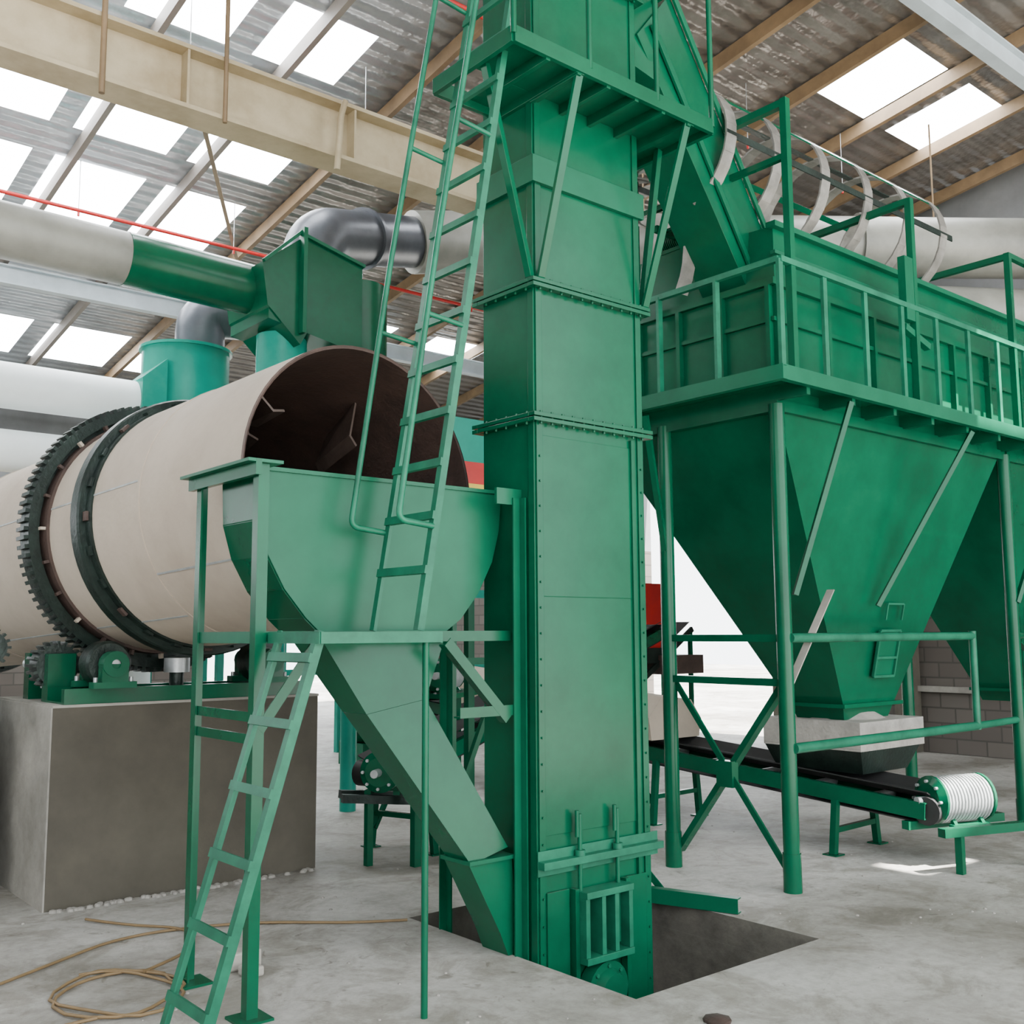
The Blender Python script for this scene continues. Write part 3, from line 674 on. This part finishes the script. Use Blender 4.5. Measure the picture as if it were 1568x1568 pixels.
b.beam((4.55,6.12,1.5),(5.05,6.12,1.5),.05,.05,GREEN);b.beam((4.55,6.12,.4),(5.05,6.12,1.5),.04,.04,GREEN)
b.done()
b=B('loading_conveyor_frame')
for yy in (9.5,10.0):
    b.beam((9.9,yy,.9),(11.2,yy,1.75),.04,.07,DARK)
    b.beam((9.95,yy,0),(9.95,yy,.95),.05,.05,GREEN);b.beam((11.15,yy,0),(11.15,yy,1.7),.05,.05,GREEN)
b.prism((9.9,9.75,.94),(11.2,9.75,1.78),[(-.25,.08),(-.1,0),(.1,0),(.25,.08)],(0,1,0),(-.54,0,.84),BLACK)
b.box(10.5,11.3,9.4,10.0,1.15,1.4,RUST)
b.frust((10.35,10.6,9.55,9.9),1.5,(10.2,10.65,9.45,10.0),2.35,RED);b.box(10.25,10.6,9.5,9.95,1.3,1.5,DARK)
b.done()
b=B('background_walkway')
for x in (6.6,8.0,9.4,10.8):
    b.beam((x,12.6,0),(x,12.6,2.3),.09,.09,TEAL)
b.beam((6.0,12.6,1.2),(11,12.6,1.2),.08,.08,TEAL);b.beam((6.0,12.6,2.3),(11,12.6,2.3),.1,.12,TEAL);b.box(6.0,11,12.6,13.6,2.3,2.36,TEAL)
for x in (6.6,8,9.4,10.8): b.beam((x,13.5,0),(x,13.5,2.3),.09,.09,TEAL)
b.done()
b=B('green_fan_blower')
b.lathe([(-.2,.1),(-.2,.45),(.2,.45),(.2,.1)],(7.6,12.0,.7),(1,-.6,0),GREEN,28)
b.box(7.3,7.9,11.7,12.3,0,.3,GREEN);motor(b,(8.2,11.65,.65),(1,-.6,0),.16,.4);b.box(8.0,8.5,11.4,11.9,0,.45,GREEN)
b.done()
b=B('loose_steel_channel')
b.chan((5.0,4.85,.05),(5.25,4.15,.05),.06,.09,GREEN2,(1,.35,0))
b.done()
b=B('steel_prop')
b.ang((4.9,5.5,.9),(5.18,4.7,.03),(1,0,0),(0,0,1),.06,GREEN)
b.done()
b=B('power_cable')
import math as M
pts=[(.6,5.1),(1.05,5.45),(1.52,5.71),(2.27,6.14),(2.9,5.95),(3.4,5.5),(3.66,5.35)]
b.pipe([(x,y,.012) for x,y in pts],.008,CABLE,6,fil=.3)
pts=[(1.9+.26*M.cos(a)*(1+.18*M.sin(2.3*a)),5.2+.34*M.sin(a)*(1+.15*M.cos(1.7*a)),.012+.004*i/30) for i,a in enumerate([k*.35 for k in range(42)])]
b.pipe(pts,.008,CABLE,6)
b.pipe([(2.1,5.4,.02),(2.45,5.6,.02),(2.6,6.0,.02),(2.35,6.3,.02),(2.2,6.6,.02)],.008,CABLE,6,fil=.3)
b.pipe([(1.7,4.9,.02),(1.4,4.9,.02),(1.1,4.6,.02)],.008,CABLE,6,fil=.3)
b.done()
b=B('broken_brick')
b.box(2.42,2.62,5.15,5.27,0,.09,PLTOP);b.box(2.46,2.56,5.0,5.1,0,.05,PLTOP)
b.done(.012)
b=B('floor_rubble')
for i in range(170):
    x=random.uniform(1.2,8);y=random.uniform(2.4,7)
    if PX0-.1<x<PX1+.1 and PY0-.1<y<PY1+.1: continue
    r=random.uniform(.004,.012);b.lathe([(0,r),(r*.5,r*.8),(r*.8,0)],(x,y,0),(0,0,1),DUST,6)
b.lathe([(0,.06),(.015,.065),(.025,.03),(.028,0)],(3.78,3.12,0),(0,0,1),RUST,7)
b.done()
# ------------------------------------------------------------ light
w=D.worlds.new('World');SC.world=w;w.use_nodes=True
bg=w.node_tree.nodes['Background'];bg.inputs['Color'].default_value=(.93,.975,1,1);bg.inputs['Strength'].default_value=6.8
sd_=D.lights.new('sun','SUN');sd_.energy=60;sd_.angle=.01;sd_.color=(1,.97,.92)
so=D.objects.new('sun',sd_);SC.collection.objects.link(so)
dirv=V((SDX,SDY,-1));so.rotation_euler=dirv.to_track_quat('-Z','Y').to_euler();so.location=(10,-4,15)
# ------------------------------------------------------------ camera
cd=D.cameras.new('camera');cd.lens=36.73;cd.sensor_width=36;cd.clip_end=200
co=D.objects.new('camera',cd);SC.collection.objects.link(co)
co.matrix_world=Matrix.Translation((0,0,1.7))@Matrix.Rotation(math.radians(-40),4,'Z')@Matrix.Rotation(math.radians(96.63),4,'X')@Matrix.Rotation(math.radians(-.3),4,'Z')
SC.camera=co
